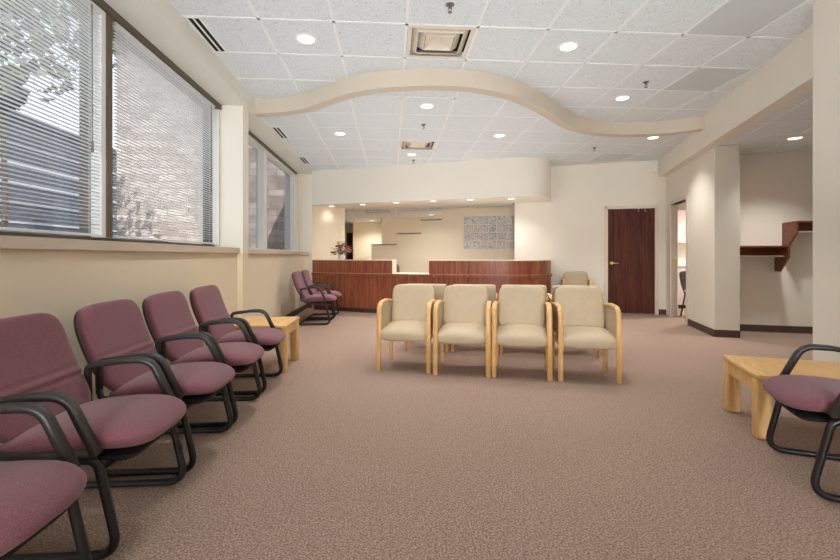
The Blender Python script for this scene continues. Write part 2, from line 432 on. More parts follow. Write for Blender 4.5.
# horizontal blinds
def blind(s0, s1, z0, z1, pitch, label, wand_side, cords, tilt=math.radians(9), hw=0.0108, group='venetian blinds in the big window'):
    tb = TG + 0.035
    r = tag(empty('venetian_blind', (*A(tb, (s0 + s1) / 2), z1), TH), label, 'blind', group)
    L = (s1 - s0) / 2; H = z1 - z0
    MB().box(-0.018, 0.018, -L, L, -0.035, 0, 0.004, 1).build('headrail', 'slat', r)
    MB().box(-0.012, 0.012, -L, L, -H, -H + 0.016, 0.004, 1).build('bottom_rail', 'slat', r)
    b = MB(); n = int((H - 0.06) / pitch)
    for i in range(n):
        z = -0.05 - i * pitch
        sec = [(-hw, 0.0), (-hw * 0.4, 0.0012), (hw * 0.4, 0.0012), (hw, 0.0)]
        pts = [(x * math.cos(tilt), z + x * math.sin(tilt) + h) for x, h in sec]
        ring = [(x, zz) for x, zz in pts] + [(x, zz - 0.0006) for x, zz in pts[::-1]]
        b.rings([[Vector((x, yy, zz)) for x, zz in ring] for yy in (-L + 0.008, L - 0.008)])
    b.build('slats', 'slat', r)
    for q in cords:
        y = -L + 2 * L * q
        c = MB().tube([(0.012, y, -0.03), (0.012, y, -H + 0.01)], 0.0018, n=6); c.build('ladder_cord', 'cord', r, True)
    y = L - 0.12 if wand_side > 0 else -L + 0.12
    wd = MB().tube([(0.024, y, -0.03), (0.026, y, -0.95)], 0.004, n=8).lathe([(0.0, -1.02), (0.009, -1.015), (0.008, -0.95), (0.003, -0.94)], 10, (0.026, y, 0))
    wd.build('tilt_wand', 'wand', r, True)
    return r
blind(1.24, a_s(TG + 0.035, 100.5), 1.255, 2.83, 0.0245, 'open white venetian blind left of the bronze mullion, in the pane nearest the camera', 1, (0.1, 0.53, 0.93))
blind(a_s(TG + 0.035, 113.6), a_s(TG + 0.035, 213.5), 1.255, 2.83, 0.0245, 'open white venetian blind in the pane between the mullion and the pillar', 1, (0.08, 0.36, 0.63, 0.92))
abox('trim_6', TG - 0.02, TG + 0.05, a_s(TG + 0.05, 101.5), a_s(TG + 0.05, 106.8), 1.25, ZS - 0.06, 'alu')
abox('trim_7', TG - 0.02, TG + 0.05, sr - 0.05, sr - 0.01, 1.25, ZS - 0.06, 'alu')
# baseboards
abox('baseboard_left', TW, TW + 0.012, S0, SE, 0, 0.1, 'base')
abox('baseboard_left_end', TW, -1.706, SE - 0.012, SE, 0, 0.1, 'base')

# ------------------------------------------------------------------ coat wall (right) and back wall
PW, QC, QE = 2.385, 9.056, 6.76           # face of the lower wall, back corner, free end
# wall with the open doorway
da, db = invR(0, 0), None
def q_at(p, px):
    kx = (px - 420) / F
    return p * (cP + kx * sP) / (kx * cP - sP)
qd0, qd1 = q_at(PW, 688.0), q_at(PW, 670.0)      # outer edges of the door frame
ZT = 2.60
rbox('wall_right', PW, PW + 0.10, qd0 - 0.2, qd0 + 0.06, 0, 2.66, 'wall')
rbox('wall_right', PW, PW + 0.30, QE, qd0 - 0.2, 0, 2.66, 'wall')
rbox('wall_right', PW, PW + 0.10, qd0 + 0.06, qd1 - 0.06, 2.06, 2.66, 'wall')
rbox('wall_right', PW, PW + 0.10, qd1 - 0.06, QC, 0, 2.66, 'wall')
rbox('wall_right_header', 2.25, 2.40, 3.95, QC, 2.63, ZN, 'wall')
rbox('wall_right_header', PW, PW + 0.2, QE - 0.02, QC, 2.63, ZN, 'wall')
rbox('wall_right_pillar', 2.077, 2.6, -8.0, 4.0, 0, ZN + 0.02, 'wall')
rbox('wall_alcove_back', PW + 0.2, 4.5, 7.40, 7.55, 0, 2.75, 'wall')
rbox('wall_alcove_side', 4.3, 4.45, 3.6, 7.4, 0, 2.75, 'wall')
rbox('wall_alcove_front', 2.55, 4.4, 3.6, 3.75, 0, 2.75, 'wall')
rbox('ceiling_alcove', 2.38, 4.5, 3.6, 7.5, 2.645, 2.72, 'tile')
g = MB()
for i in range(4): g.box(2.55 + i * TILE, 2.574 + i * TILE, 3.7, 7.4, 2.641, 2.65)
for i in range(7): g.box(2.4, 4.4, 3.9 + i * TILE, 3.924 + i * TILE, 2.641, 2.65)
struct(g.build('ceiling_grid_line', 'grid', None, False, -PH))
rbox('baseboard_right', PW - 0.012, PW, QE, qd0 - 0.02, 0, 0.1, 'base')
rbox('baseboard_right_end', PW - 0.012, PW + 0.30, QE - 0.012, QE, 0, 0.1, 'base')
rbox('baseboard_alcove', PW + 0.3, 4.3, 7.388, 7.40, 0, 0.1, 'base')
rbox('baseboard_pillar', 2.065, 2.077, -8.0, 4.0, 0, 0.1, 'base')
# doorway frame
fr = struct(empty('door_2', (0, 0, 0), -PH))
f = MB()
for q in (qd0 + 0.03, qd1 - 0.03): f.box(PW - 0.015, PW + 0.115, q - 0.03, q + 0.03, 0, 2.12)
f.box(PW - 0.015, PW + 0.115, qd0 + 0.06, qd1 - 0.06, 2.06, 2.12)
f.build('door_frame', 'trim', fr)
ox, oy = PW + 0.125, qd0 + 0.105                   # hinged at the near jamb, folded into the room
dl = MB().box(ox, ox + 0.86, oy - 0.045, oy, 0.01, 2.05); dl.build('door_leaf', 'trim', fr)
MB().lathe([(0.0, -0.02), (0.022, -0.02), (0.022, 0.0), (0.012, 0.01), (0.012, 0.04), (0.026, 0.05), (0.024, 0.075), (0.0, 0.08)], 14,
           mat=Matrix.Translation((ox + 0.80, oy - 0.045, 1.0)) @ Matrix.Rotation(PI / 2, 4, 'X')).build('door_handle', 'chrome', fr, True)
MB().box(PW + 0.05, PW + 0.09, qd1 - 0.064, qd1 - 0.059, 0.95, 1.06).build('strike_plate', 'brass', fr)
# room behind the doorway
rbox('wall_side_room', 4.6, 4.7, 6.9, 10.8, 0, 2.7, 'wall')
rbox('wall_side_room', PW + 0.1, 4.7, 10.71, 10.8, 0, 2.7, 'wall')
rbox('wall_side_room', PW + 0.1, PW + 0.2, QC + 0.1, 10.8, 0, 2.7, 'wall')
rbox('ceiling_side_room', PW + 0.1, 4.7, 7.55, 10.8, 2.6, 2.68, 'wall')
# back wall with the closed door
DP0, DP1 = 1.36, 2.196
PL = PW - 2.82
def dwall(p0, p1, z0, z1): return rbox('wall_back', p0, p1, QC, QC + 0.14, z0, z1, 'wall')
dwall(PL, DP0 - 0.05, 0, ZN); dwall(DP0 - 0.05, DP1 + 0.05, 2.09, ZN); dwall(DP1 + 0.05, PW + 0.14, 0, ZN)
rbox('baseboard_back', DP1 + 0.06, PW, QC - 0.012, QC, 0, 0.1, 'base')
rbox('baseboard_back', PL, DP0 - 0.06, QC - 0.012, QC, 0, 0.1, 'base')
d1 = struct(empty('door_1', (0, 0, 0), -PH))
f = MB()
for p in (DP0 - 0.03, DP1 + 0.03): f.box(p - 0.03, p + 0.03, QC - 0.02, QC + 0.14, 0, 2.10)
f.box(DP0 - 0.06, DP1 + 0.06, QC - 0.02, QC + 0.14, 2.04, 2.10)
f.build('door_frame', 'trim', d1)
MB().box(DP0 + 0.003, DP1 - 0.003, QC + 0.02, QC + 0.062, 0.008, 2.037).build('door_leaf', 'door', d1)
h = MB().lathe([(0.0, 0.0), (0.033, 0.0), (0.031, 0.012), (0.012, 0.018), (0.012, 0.055)], 16, mat=Matrix.Translation((DP0 + 0.07, QC + 0.02, 0.98)) @ Matrix.Rotation(PI / 2, 4, 'X'))
h.tube([(DP0 + 0.07, QC - 0.03, 0.98), (DP0 + 0.12, QC - 0.035, 0.98), (DP0 + 0.19, QC - 0.03, 0.978)], [0.011, 0.01, 0.008], n=10)
h.build('door_handle', 'brass', d1, True)
for px in (0.60, 0.74):
    p = DP0 + (DP1 - DP0) * (px + 0.06)
    hk = MB().tube(fillet([(p, QC + 0.06, 2.036), (p, QC + 0.017, 2.040), (p, QC + 0.014, 1.985), (p, QC - 0.012, 1.985), (p, QC - 0.014, 2.0)], 0.005, 4), 0.006, 0.003, n=8)
    tag(hk.build('door_hook', 'white', None, True, -PH), ('small white hook over the top of the brown door, nearer its middle' if px < 0.7 else
        'small white hook over the top of the brown door, nearer its hinge side'), 'hook', 'hooks over the brown door')
# light switch and motion sensor
x = MB().box(-0.006, 0, -0.036, 0.036, -0.058, 0.058, 0.002, 1)
sw = empty('light_switch', (*R(PW, q_at(PW, 666.8)), 1.12 + (HZ - 237) / F * 8.0), -PH)
x.build('wall_plate', 'white', sw); MB().box(-0.011, -0.005, -0.006, 0.006, -0.012, 0.012, 0.002, 1).build('toggle', 'white', sw)
tag(sw, 'white light switch on the wall between the two doors', 'light switch')
sn = MB().box(-0.035, 0.035, -0.05, 0, -0.06, 0.06, 0.014, 3)
tag(sn.build('motion_sensor', 'white', None, True, -PH, (*R(2.19, QC), 2.78)), 'small white motion sensor high on the back wall beside the beam', 'sensor')

# ------------------------------------------------------------------ coat shelves in the alcove
def coat_shelf(p0, p1, z, bracket_p, label, rods):
    r = tag(empty('coat_shelf', (*R(0, 7.40), z), -PH), label, 'shelf', 'coat shelves in the alcove')
    MB().box(p0, p1, -0.36, 0, -0.022, 0, 0.003, 1).build('shelf_board', 'shelf', r)
    MB().box(p0, p1, -0.02, 0, -0.15, -0.022, 0.002, 1).build('cleat', 'shelf', r)
    prof = [(-0.355, -0.022), (0, -0.022), (0, -0.37), (-0.13, -0.37), (-0.355, -0.16)]
    b = MB(); bm = b.bm
    for side in (0,):
        lo = [bm.verts.new((bracket_p - 0.012, y, zz)) for y, zz in prof]; hi = [bm.verts.new((bracket_p + 0.012, y, zz)) for y, zz in prof]
        fs = [bm.faces.new(lo), bm.faces.new(hi[::-1])] + [bm.faces.new((lo[i], hi[i], hi[(i + 1) % 5], lo[(i + 1) % 5])) for i in range(5)]
        bmesh.ops.recalc_face_normals(bm, faces=fs)
    b.build('bracket', 'shelf', r)
    MB().tube([(rods[0], -0.29, -0.145), (rods[1], -0.29, -0.145)], 0.016, n=12).build('coat_rod', 'chrome', r, True)
p_low = 3.40
coat_shelf(PW + 0.3, p_low, 1.265, p_low - 0.012, 'lower brown coat shelf with a rod, ending at a bracket under the higher shelf', (PW + 0.3, p_low - 0.02))
coat_shelf(p_low + 0.07, 4.3, 1.605, p_low + 0.082, 'higher brown coat shelf with a rod, running behind the white pillar', (p_low + 0.09, 4.3))

# ------------------------------------------------------------------ reception: bulkhead, walls, ceiling
ZB, ZI = 2.23, 2.275
front = smooth_line([(-2.338, 9.195), (-1.3, 8.87), (-0.3, 8.55), (0.7, 8.22), (1.57, 7.94), (1.95, 7.865), (2.22, 7.90), (2.41, 8.04), (2.53, 8.24), (2.60, 8.45), (2.66, 8.665)], 5)
back = [(1.93, 8.90), (2.02, 9.25), (-1.9, 9.95), (-2.40, 9.6)]
struct(MB().prism(front + back, ZB, ZN - 0.05).build('wall_bulkhead', 'wall', None, True, angle=25))
def wall_line(name, pts, z0, z1, th, mat): return struct(MB().prism(pts + offset(pts, th)[::-1], z0, z1).build(name, mat))
wall_line('wall_reception_left', [(-2.36, 9.2), (-1.83, 9.8)], 0, ZI + 0.1, 0.12, 'tan_wall')
wall_line('wall_reception_left', [(-1.83, 9.8), (-3.9, 17)], 0, ZI + 0.1, -0.1, 'tan_wall')
slab('ceiling_reception', [(-2.2, 9.3), (6.6, 7.0), (6.6, 17.5), (-4.2, 17.5)][:1] + [(1.95, 8.9), (3.5, 12.5), (3.5, 17.5), (-4.4, 17.5)], ZI, ZI + 0.06, 'tile')
g = MB()
for i in range(-8, 6):
    t = 0.132 + i * TILE
    g.box(t - 0.012, t + 0.012, 10.3, 17.0, ZI - 0.004, ZI + 0.005)
for j in range(12):
    s = 9.9 + j * TILE
    g.box(-3.4 + (0 if j > 2 else 1.9), 3.2, s - 0.012, s + 0.012, ZI - 0.004, ZI + 0.005)
struct(g.build('ceiling_grid_line', 'grid', None, False, TH))
# stepped partition and block wall
pu = Vector((2.19 - 0.54, 9.93 - 10.4)).normalized()
P0 = Vector((0.54, 10.4))
def pl(px):                                       # distance along the partition at a pixel column
    kx = (px - 420) / F
    return (kx * P0.y - P0.x) / (pu.x - kx * pu.y)
ANG = math.atan2(pu.y, pu.x)
def part_box(d0, d1, z0, z1, mat, name, y0=0.0, y1=0.14):
    return struct(MB().box(d0, d1, y0, y1, z0, z1).build(name, mat, None, False, ANG, (P0.x, P0.y, 0)))
stepz = [(371.5, 397, 1.40), (397, 421, 1.675), (421, 442, 2.0)]
for a, b, z in stepz:
    part_box(pl(a), pl(b), 0, z, 'tan_wall', 'wall_partition')
    part_box(pl(a) - 0.01, pl(b), z, z + 0.02, 'dark_cap', 'trim_8', -0.012, 0.152)
gb0, gb1 = pl(463.6), pl(463.6) + 7 * 0.197
gz0, gz1 = 1.285, 1.285 + 4 * 0.197
part_box(0, gb0, 0, ZI + 0.05, 'tan_wall', 'wall_partition'); part_box(gb1, gb1 + 2.2, 0, ZI + 0.05, 'tan_wall', 'wall_partition')
part_box(gb0, gb1, 0, gz0, 'tan_wall', 'wall_partition'); part_box(gb0, gb1, gz1, ZI + 0.05, 'tan_wall', 'wall_partition')
w3 = struct(empty('window_3', (P0.x, P0.y, 0), ANG))
MB().box(gb0, gb1, 0.02, 0.12, gz0, gz1).build('window_frame', 'trim', w3)
for i in range(7):
    for j in range(4):
        MB().box(gb0 + i * 0.197 + 0.009, gb0 + i * 0.197 + 0.188, 0.006, 0.04, gz0 + j * 0.197 + 0.009, gz0 + j * 0.197 + 0.188, 0.008, 2).build('glass_block', 'glassblock', w3)
tag(MB().box(gb0 + 0.8, gb1 + 0.6, 0.45, 0.95, 0, 2.2, 0.005, 1).build('tall_cupboard', 'shelf', None, False, ANG, (P0.x, P0.y, 0)), 'tall brown cupboard dimly seen behind the glass block panel', 'cupboard')
# far rooms beyond the partition
wall_line('wall_far', [(-1.10, 13.0), (3.4, 12.6)], 0, ZI + 0.05, 0.12, 'tan_wall')
wall_line('wall_far', [(-1.236, 14.62), (-1.08, 13.0)], 0, ZI + 0.05, -0.1, 'tan_wall')
wall_line('wall_far', [(-2.2, 14.6), (-1.2, 14.6)], 0, ZI + 0.05, 0.12, 'tan_wall')
wall_line('wall_far', [(-2.45, 16.4), (-2.2, 14.6)], 0, ZI + 0.05, -0.1, 'tan_wall')
wall_line('wall_far', [(-4.4, 16.3), (-2.3, 16.3)], 0, ZI + 0.05, 0.12, 'tan_wall')
d3 = struct(empty('door_3', (-2.63, 16.3, 0)))
MB().box(-0.17, 0.19, -0.03, 0, 0, 2.0).build('door_leaf', 'door', d3)

# ------------------------------------------------------------------ reception counter
cf = smooth_line([(-2.245, 8.86), (-1.19, 8.42), (0.0, 8.05), (1.25, 7.73), (1.75, 7.66), (2.10, 7.73), (2.34, 7.92), (2.49, 8.15), (2.58, 8.38), (2.63, 8.655)], 8)
def sub(line, px0, px1):
    def col(p): return 420 + F * p[0] / p[1]
    def pt(px):
        for a, b in zip(line, line[1:]):
            if col(a) <= px <= col(b):
                q = (px - col(a)) / (col(b) - col(a)); return (a[0] + (b[0] - a[0]) * q, a[1] + (b[1] - a[1]) * q)
        return line[-1]
    i1 = max(range(len(line)), key=lambda i: col(line[i]))
    out = [line[0] if px0 is None else pt(px0)]
    for i, p in enumerate(line):
        c = col(p)
        if (px0 is None or c > px0 + 0.3 or i > i1) and (px1 is None or (c < px1 - 0.3 and i <= i1)) and p != out[0]: out.append(p)
    if px1 is not None: out.append(pt(px1))
    return out
ct = tag(empty('reception_counter', (0, 0, 0)), 'long curved mahogany reception counter with a lower gap in its middle, along the back opening', 'counter')
def ribbon(line, d0, d1, z0, z1, name, mat, parent, bevel=0):
    return MB().prism(offset(line, d0) + offset(line, d1)[::-1], z0, z1, bevel).build(name, mat, parent, True, angle=25)
ribbon(cf, 0.0, 0.04, 0.09, 0.725, 'front_panel', 'counter', ct)
ribbon(cf, 0.05, 0.09, 0.0, 0.09, 'toe_kick', 'base', ct)
ribbon(cf, -0.03, 0.04, 0.725, 0.775, 'ledge', 'counter', ct)
ribbon(cf, 0.0, 0.55, 0.745, 0.778, 'desk_top', 'cream', ct)
for a, b in ((None, 392), (429, None)):
    ln = sub(cf, a, b)
    ribbon(ln, 0.0, 0.22, 0.778, 1.03, 'transaction_panel', 'counter', ct)
    ribbon(ln, -0.01, 0.24, 1.03, 1.048, 'counter_cap', 'cream', ct)
e = sub(cf, None, 392)
p, q = Vector(e[-1]), Vector(e[-2]); tv = (p - q).normalized(); nv = Vector((-tv.y, tv.x))
pa, pb = p + tv * 0.001, p + tv * 0.001 + nv * 0.22
MB().prism([tuple(pa), tuple(pa + tv * 0.012), tuple(pb + tv * 0.012), tuple(pb)], 0.778, 1.03).build('end_panel', 'cream', ct)

# flowers on the counter
vp = at_height(341, 259.3, 1.048); vy = 8.62; vx = (341.5 - 420) / F * vy
fl = tag(empty('flower_arrangement', (vx, vy, 1.048)), 'arrangement of red and pink flowers in a white vase on the reception counter', 'flowers')
MB().lathe([(0.0, 0.0), (0.035, 0.0), (0.05, 0.02), (0.055, 0.045), (0.046, 0.07), (0.044, 0.074), (0.04, 0.068), (0.0, 0.06)], 18).build('vase', 'vase', fl, True)
lf = MB()
for i in range(150):
    a = random.uniform(0, 2 * PI); el = random.uniform(-0.15, 1.4); r = random.uniform(0.06, 0.18)
    c = Vector((math.cos(a) * math.cos(el) * r, math.sin(a) * math.cos(el) * r * 0.8, 0.09 + math.sin(el) * r * 1.05))
    d = Vector((math.cos(a), math.sin(a), random.uniform(-0.3, 0.8))).normalized(); sd = d.cross(Vector((0, 0, 1))).normalized()
    if i < 30: lf.tube([(0, 0, 0.06), tuple(c * 0.5 + Vector((0, 0, 0.06))), tuple(c)], 0.002, n=5)
    l, wd = random.uniform(0.03, 0.055), random.uniform(0.008, 0.014)
    lf.rings([[c + sd * (k1 * wd) + d * (k2 * l) + Vector((0, 0, k3)) for k1, k2 in ((0, -0.5), (1, 0), (0, 0.5), (-1, 0))] for k3 in (0, 0.002)])
lf.build('foliage', 'leafgreen', fl)
for i in range(40):
    a = random.uniform(0, 2 * PI); el = random.uniform(0.0, 1.35); r = random.uniform(0.10, 0.18)
    c = Vector((math.cos(a) * math.cos(el) * r, math.sin(a) * math.cos(el) * r * 0.8, 0.08 + math.sin(el) * r))
    b = MB(); R0 = random.uniform(0.024, 0.04)
    for j in range(6):
        g_ = 2 * PI * j / 6; d = Vector((math.cos(g_), math.sin(g_), 0.35)); sd = Vector((-math.sin(g_), math.cos(g_), 0))
        b.rings([[c + d * (R0 * u) + sd * (R0 * v2) + Vector((0, 0, u * u * R0 * 0.3 + k3)) for u, v2 in ((0, 0), (0.6, 0.4), (1, 0), (0.6, -0.4))] for k3 in (0, 0.003)])
    b.lathe([(0.0, 0.0), (R0 * 0.4, 0.004), (R0 * 0.3, R0 * 0.5), (0, R0 * 0.6)], 8, tuple(c))
    b.build('blossom', ['red', 'pink', 'palepetal', 'red', 'pink'][i % 5], fl)

fl.scale = (1.35, 1.35, 1.35)
# ------------------------------------------------------------------ purple sled chairs
def purple_chair():
    r = empty('waiting_chair')
    def seat_c(u):
        y = -0.225 + 0.53 * u
        return y, 0.388 + 0.034 * math.sin(min(1, u * 1.2) * PI * 0.6) - 0.03 * max(0, (u - 0.72) / 0.28) ** 2
    MB().cushion(seat_c, lambda u: 0.25 - 0.012 * u, lambda u: 0.057 - 0.012 * u, pw=3.8, pw0=8, ph=2.6, pc=3.6, top_bias=0.008).build('seat', 'purple', r, 'all')
    MB().cushion(lambda u: (-0.2 + 0.45 * u, 0.358 - 0.022 * max(0, (u - 0.6) / 0.4) ** 2), lambda u: 0.215, lambda u: 0.014, pw=6, ph=4, pc=5).build('seat_pan', 'pan', r, 'all')
    def back_c(u):
        z = 0.40 + 0.462 * u
        return -0.188 - 0.168 * u - 0.020 * math.sin(u * PI) + 0.02 * (1 - u) ** 2, z
    def notch(u):
        return 0.034 - 0.015 * math.exp(-((u - 0.33) / 0.011) ** 2) - 0.015 * math.exp(-((u - 0.40) / 0.011) ** 2) + 0.007 * math.exp(-((u - 0.365) / 0.03) ** 2)
    MB().cushion(back_c, lambda u: 0.247 + 0.008 * math.sin(u * PI), notch, n_s=70, pw=5.0, ph=6, pc=4.5).build('backrest', 'purple', r, 'all')
    MB().cushion(lambda u: (back_c(u * 0.94 + 0.03)[0] - 0.032, back_c(u * 0.94 + 0.03)[1]), lambda u: 0.243, lambda u: 0.012, n_s=30, pw=5, ph=5, pc=5).build('back_shell', 'black', r, 'all')
    sx = 0.255
    pth = [(sx, 0.09, 0.37), (sx, 0.165, 0.367), (sx, 0.243, 0.0165), (sx, -0.262, 0.0165), (-sx, -0.262, 0.0165), (-sx, 0.243, 0.0165), (-sx, 0.165, 0.367), (-sx, 0.09, 0.37)]
    MB().tube(fillet(pth, [0.05, 0.075, 0.07, 0.07, 0.075, 0.05], 8), 0.0165, n=12).build('sled_frame', 'blackmetal', r, 'all')
    MB().tube([(-sx, 0.12, 0.368), (sx, 0.12, 0.368)], 0.013, n=10).build('cross_bar', 'blackmetal', r, 'all')
    for s in (-1, 1):
        x = s * 0.272
        top = fillet([(x, -0.222, 0.43), (x, -0.226, 0.588), (x, -0.05, 0.610), (x, 0.07, 0.612), (x, 0.175, 0.395)], [0.035, 0.2, 0.11], 9)
        n = len(top)
        ra = [0.017 + 0.010 * math.sin(min(1, i / n * 1.15) * PI * 0.9) for i in range(n)]; rb = [0.013 + 0.004 * (i / n) for i in range(n)]
        MB().tube(top, ra, rb, n=14, ref=(1, 0, 0), power=2.8).build('armrest', 'black', r, 'all')
        rail = fillet([(x, -0.222, 0.445), (x, -0.216, 0.400), (x, 0.02, 0.388), (x, 0.175, 0.400)], [0.035, 0.2], 7)
        MB().tube(rail, 0.014, 0.014, n=12, ref=(1, 0, 0)).build('side_rail', 'black', r, 'all')
        MB().tube([(x, -0.19, 0.395), (s * 0.19, -0.19, 0.39)], 0.011, n=8).build('rail_stub', 'blackmetal', r, 'all')
    return r
RZ_A = TH - PI / 2
GP = 'purple waiting chairs in the row under the windows'
proto = purple_chair()
row = [(1.155, 'purple armchair nearest the camera under the big window, only its seat and arm in view'),
       (1.81, 'purple armchair second from the near end of the window row, largest backrest in view'),
       (2.43, 'purple armchair in the middle of the five under the big window'),
       (3.03, 'purple armchair second from the square oak table in the window row'),
       (3.68, 'purple armchair right beside the square oak table under the window pillar')]
first = True
def put_purple(x, y, rz, label, group):
    global first
    o = proto if first else copy_tree(proto); first = False
    o.location = (x, y, 0); o.rotation_euler = (0, 0, rz); tag(o, label, 'chair', group); return o
for y, lab in row:
    t = -1.245
    s = (y - t * sT) / cT
    put_purple(*A(t, s), RZ_A, lab, GP)
for y, lab in ((7.13, 'purple armchair by the reception counter, the nearer of the two against the window wall'),
               (7.82, 'purple armchair tucked against the reception counter, mostly hidden behind another purple chair')):
    s = (y + 1.23 * sT) / cT
    put_purple(*A(-1.225, s), RZ_A, lab, 'purple waiting chairs by the reception counter')
put_purple(2.125, 2.118, -math.radians(21.0) + PI / 2, 'purple armchair in front of the low oak table by the white pillar', None)

# ------------------------------------------------------------------ oak tables
def oak_table(loc, rz, wx, wy, h, label):
    r = tag(empty('side_table', (*loc, 0), rz), label, 'table')
    MB().box(-wx, wx, -wy, wy, h - 0.032, h, 0.008, 3).build('tabletop', 'tableoak', r, True)
    a = MB()
    a.box(-wx + 0.03, wx - 0.03, -wy + 0.012, -wy + 0.034, h - 0.115, h - 0.032); a.box(-wx + 0.03, wx - 0.03, wy - 0.034, wy - 0.012, h - 0.115, h - 0.032)
    a.box(-wx + 0.012, -wx + 0.034, -wy + 0.034, wy - 0.034, h - 0.115, h - 0.032); a.box(wx - 0.034, wx - 0.012, -wy + 0.034, wy - 0.034, h - 0.115, h - 0.032)
    a.build('apron', 'oak', r)
    for sx in (-1, 1):
        for sy in (-1, 1):
            cx, cy = sx * (wx - 0.044), sy * (wy - 0.044)
            MB().box(cx - 0.042, cx + 0.042, cy - 0.042, cy + 0.042, 0, h - 0.032, 0.014, 3).build('leg', 'oak', r, True)
    return r
oak_table(A(-1.32, 4.42), TH, 0.325, 0.295, 0.462, 'square light oak table between the purple row and the window pillar')
tp = Vector(R(0, 0))
oak_table((2.458, 2.757), -math.radians(18.0), 0.335, 0.282, 0.395, 'low light oak table behind the single purple chair by the white pillar')

# ------------------------------------------------------------------ beige oak armchairs
def beige_chair(wide=False):
    r = empty('oak_armchair')
    def seat_c(u): return -0.215 + 0.475 * u, 0.362 + 0.012 * math.sin(u * PI) - 0.024 * u * u
    MB().cushion(seat_c, lambda u: 0.238, lambda u: 0.071, pw=9, ph=3.4, pc=4.2, top_bias=0.010).build('seat', 'beige', r, 'all')
    def back_c(u):
        z = 0.385 + (0.41 if wide else 0.43) * u
        return -0.165 - 0.10 * u - 0.012 * math.sin(u * PI), z
    MB().cushion(back_c, lambda u: 0.252 if wide else 0.231, lambda u: 0.036 if wide else 0.04, n_s=28, pw=16.0 if wide else 6.0, ph=5, pc=7 if wide else 4.5).build('backrest', 'beige', r, 'all')
    rl = MB()
    rl.box(-0.235, 0.235, 0.12, 0.142, 0.295, 0.33); rl.box(-0.235, 0.235, -0.232, -0.21, 0.295, 0.33)
    rl.box(-0.246, -0.226, -0.21, 0.12, 0.295, 0.33); rl.box(0.226, 0.246, -0.21, 0.12, 0.295, 0.33)
    rl.build('seat_rail', 'oak', r)
    for s in (-1, 1):
        x = s * 0.247
        arm = fillet([(x, 0.222, 0.0), (x, 0.218, 0.40), (x, 0.208, 0.655), (x, -0.05, 0.662), (x, -0.262, 0.635)], [0.8, 0.115, 0.3], 10)
        MB().tube(arm, 0.0235, 0.0175, n=14, ref=(1, 0, 0), power=3.0).build('bentwood_arm', 'oak', r, 'all')
        leg = [(x, -0.222, 0.0), (x, -0.226, 0.3), (x, -0.232, 0.632)]
        MB().tube(leg, 0.0185, 0.0165, n=12, ref=(1, 0, 0), power=3.0).build('leg', 'oak', r, 'all')
        prof = fillet([(x, -0.214, 0.395), (x, -0.214, 0.64), (x, 0.185, 0.64), (x, 0.198, 0.395)], [0.02, 0.09], 6)
        pnl = MB(); pnl.rings([[Vector((p.x + dx, p.y, p.z)) for p in prof] for dx in (-0.012, 0.012)])
        pnl.build('side_panel', 'beige', r)
    return r
bproto = beige_chair(); bfirst = True
def put_beige(x, y, rz, label, group):
    global bfirst
    o = bproto if bfirst else copy_tree(bproto); bfirst = False
    o.location = (x, y, 0); o.rotation_euler = (0, 0, rz); tag(o, label, 'chair', group); return o
legs = [((-0.396, 4.164), (0.072, 4.068)), ((0.150, 4.02), (0.624, 3.927)), ((0.684, 3.93), (1.163, 3.814)), ((1.262, 3.808), (1.747, 3.73))]
names = ['beige oak armchair at the window end of the front row, facing the camera', 'beige oak armchair second from the window end of the front row',
         'beige oak armchair third from the window end of the front row', 'beige oak armchair at the door end of the front row, facing the camera']
for (a, b), lab in zip(legs, names):
    a, b = Vector(a), Vector(b); d = (b - a).normalized(); m = (a + b) / 2
    fwd = Vector((d.y, -d.x))                       # towards the camera
    m = m - fwd * 0.222
    put_beige(m.x, m.y, math.atan2(fwd.y, fwd.x) - PI / 2, lab, 'front row of beige armchairs')
bl, brt = Vector((-0.19, 5.04)), Vector((1.985, 4.68))
bproto = beige_chair(True); bfirst = True
ud = (brt - bl).normalized(); fw = Vector((-ud.y, ud.x)); Lr = (brt - bl).length
nb = ['beige armchair at the window end of the rear row, backrest towards the camera', 'beige armchair second from the window end of the rear row, mostly hidden',
      'beige armchair third from the window end of the rear row, mostly hidden', 'beige armchair at the door end of the rear row, backrest towards the camera']
for i, lab in enumerate(nb):
    c = bl + ud * (0.265 + i * (Lr - 0.53) / 3) + fw * 0.222
    put_beige(c.x, c.y, math.atan2(fw.y, fw.x) - PI / 2, lab, 'rear row of beige armchairs')
bproto = beige_chair(); bfirst = True
bx, by = invR((575.5 - 420) / F * 8.45, 8.45)
put_beige(*R(bx, QC - 0.33), -PH + PI, 'beige armchair alone against the back wall between the counter and the brown door', None)

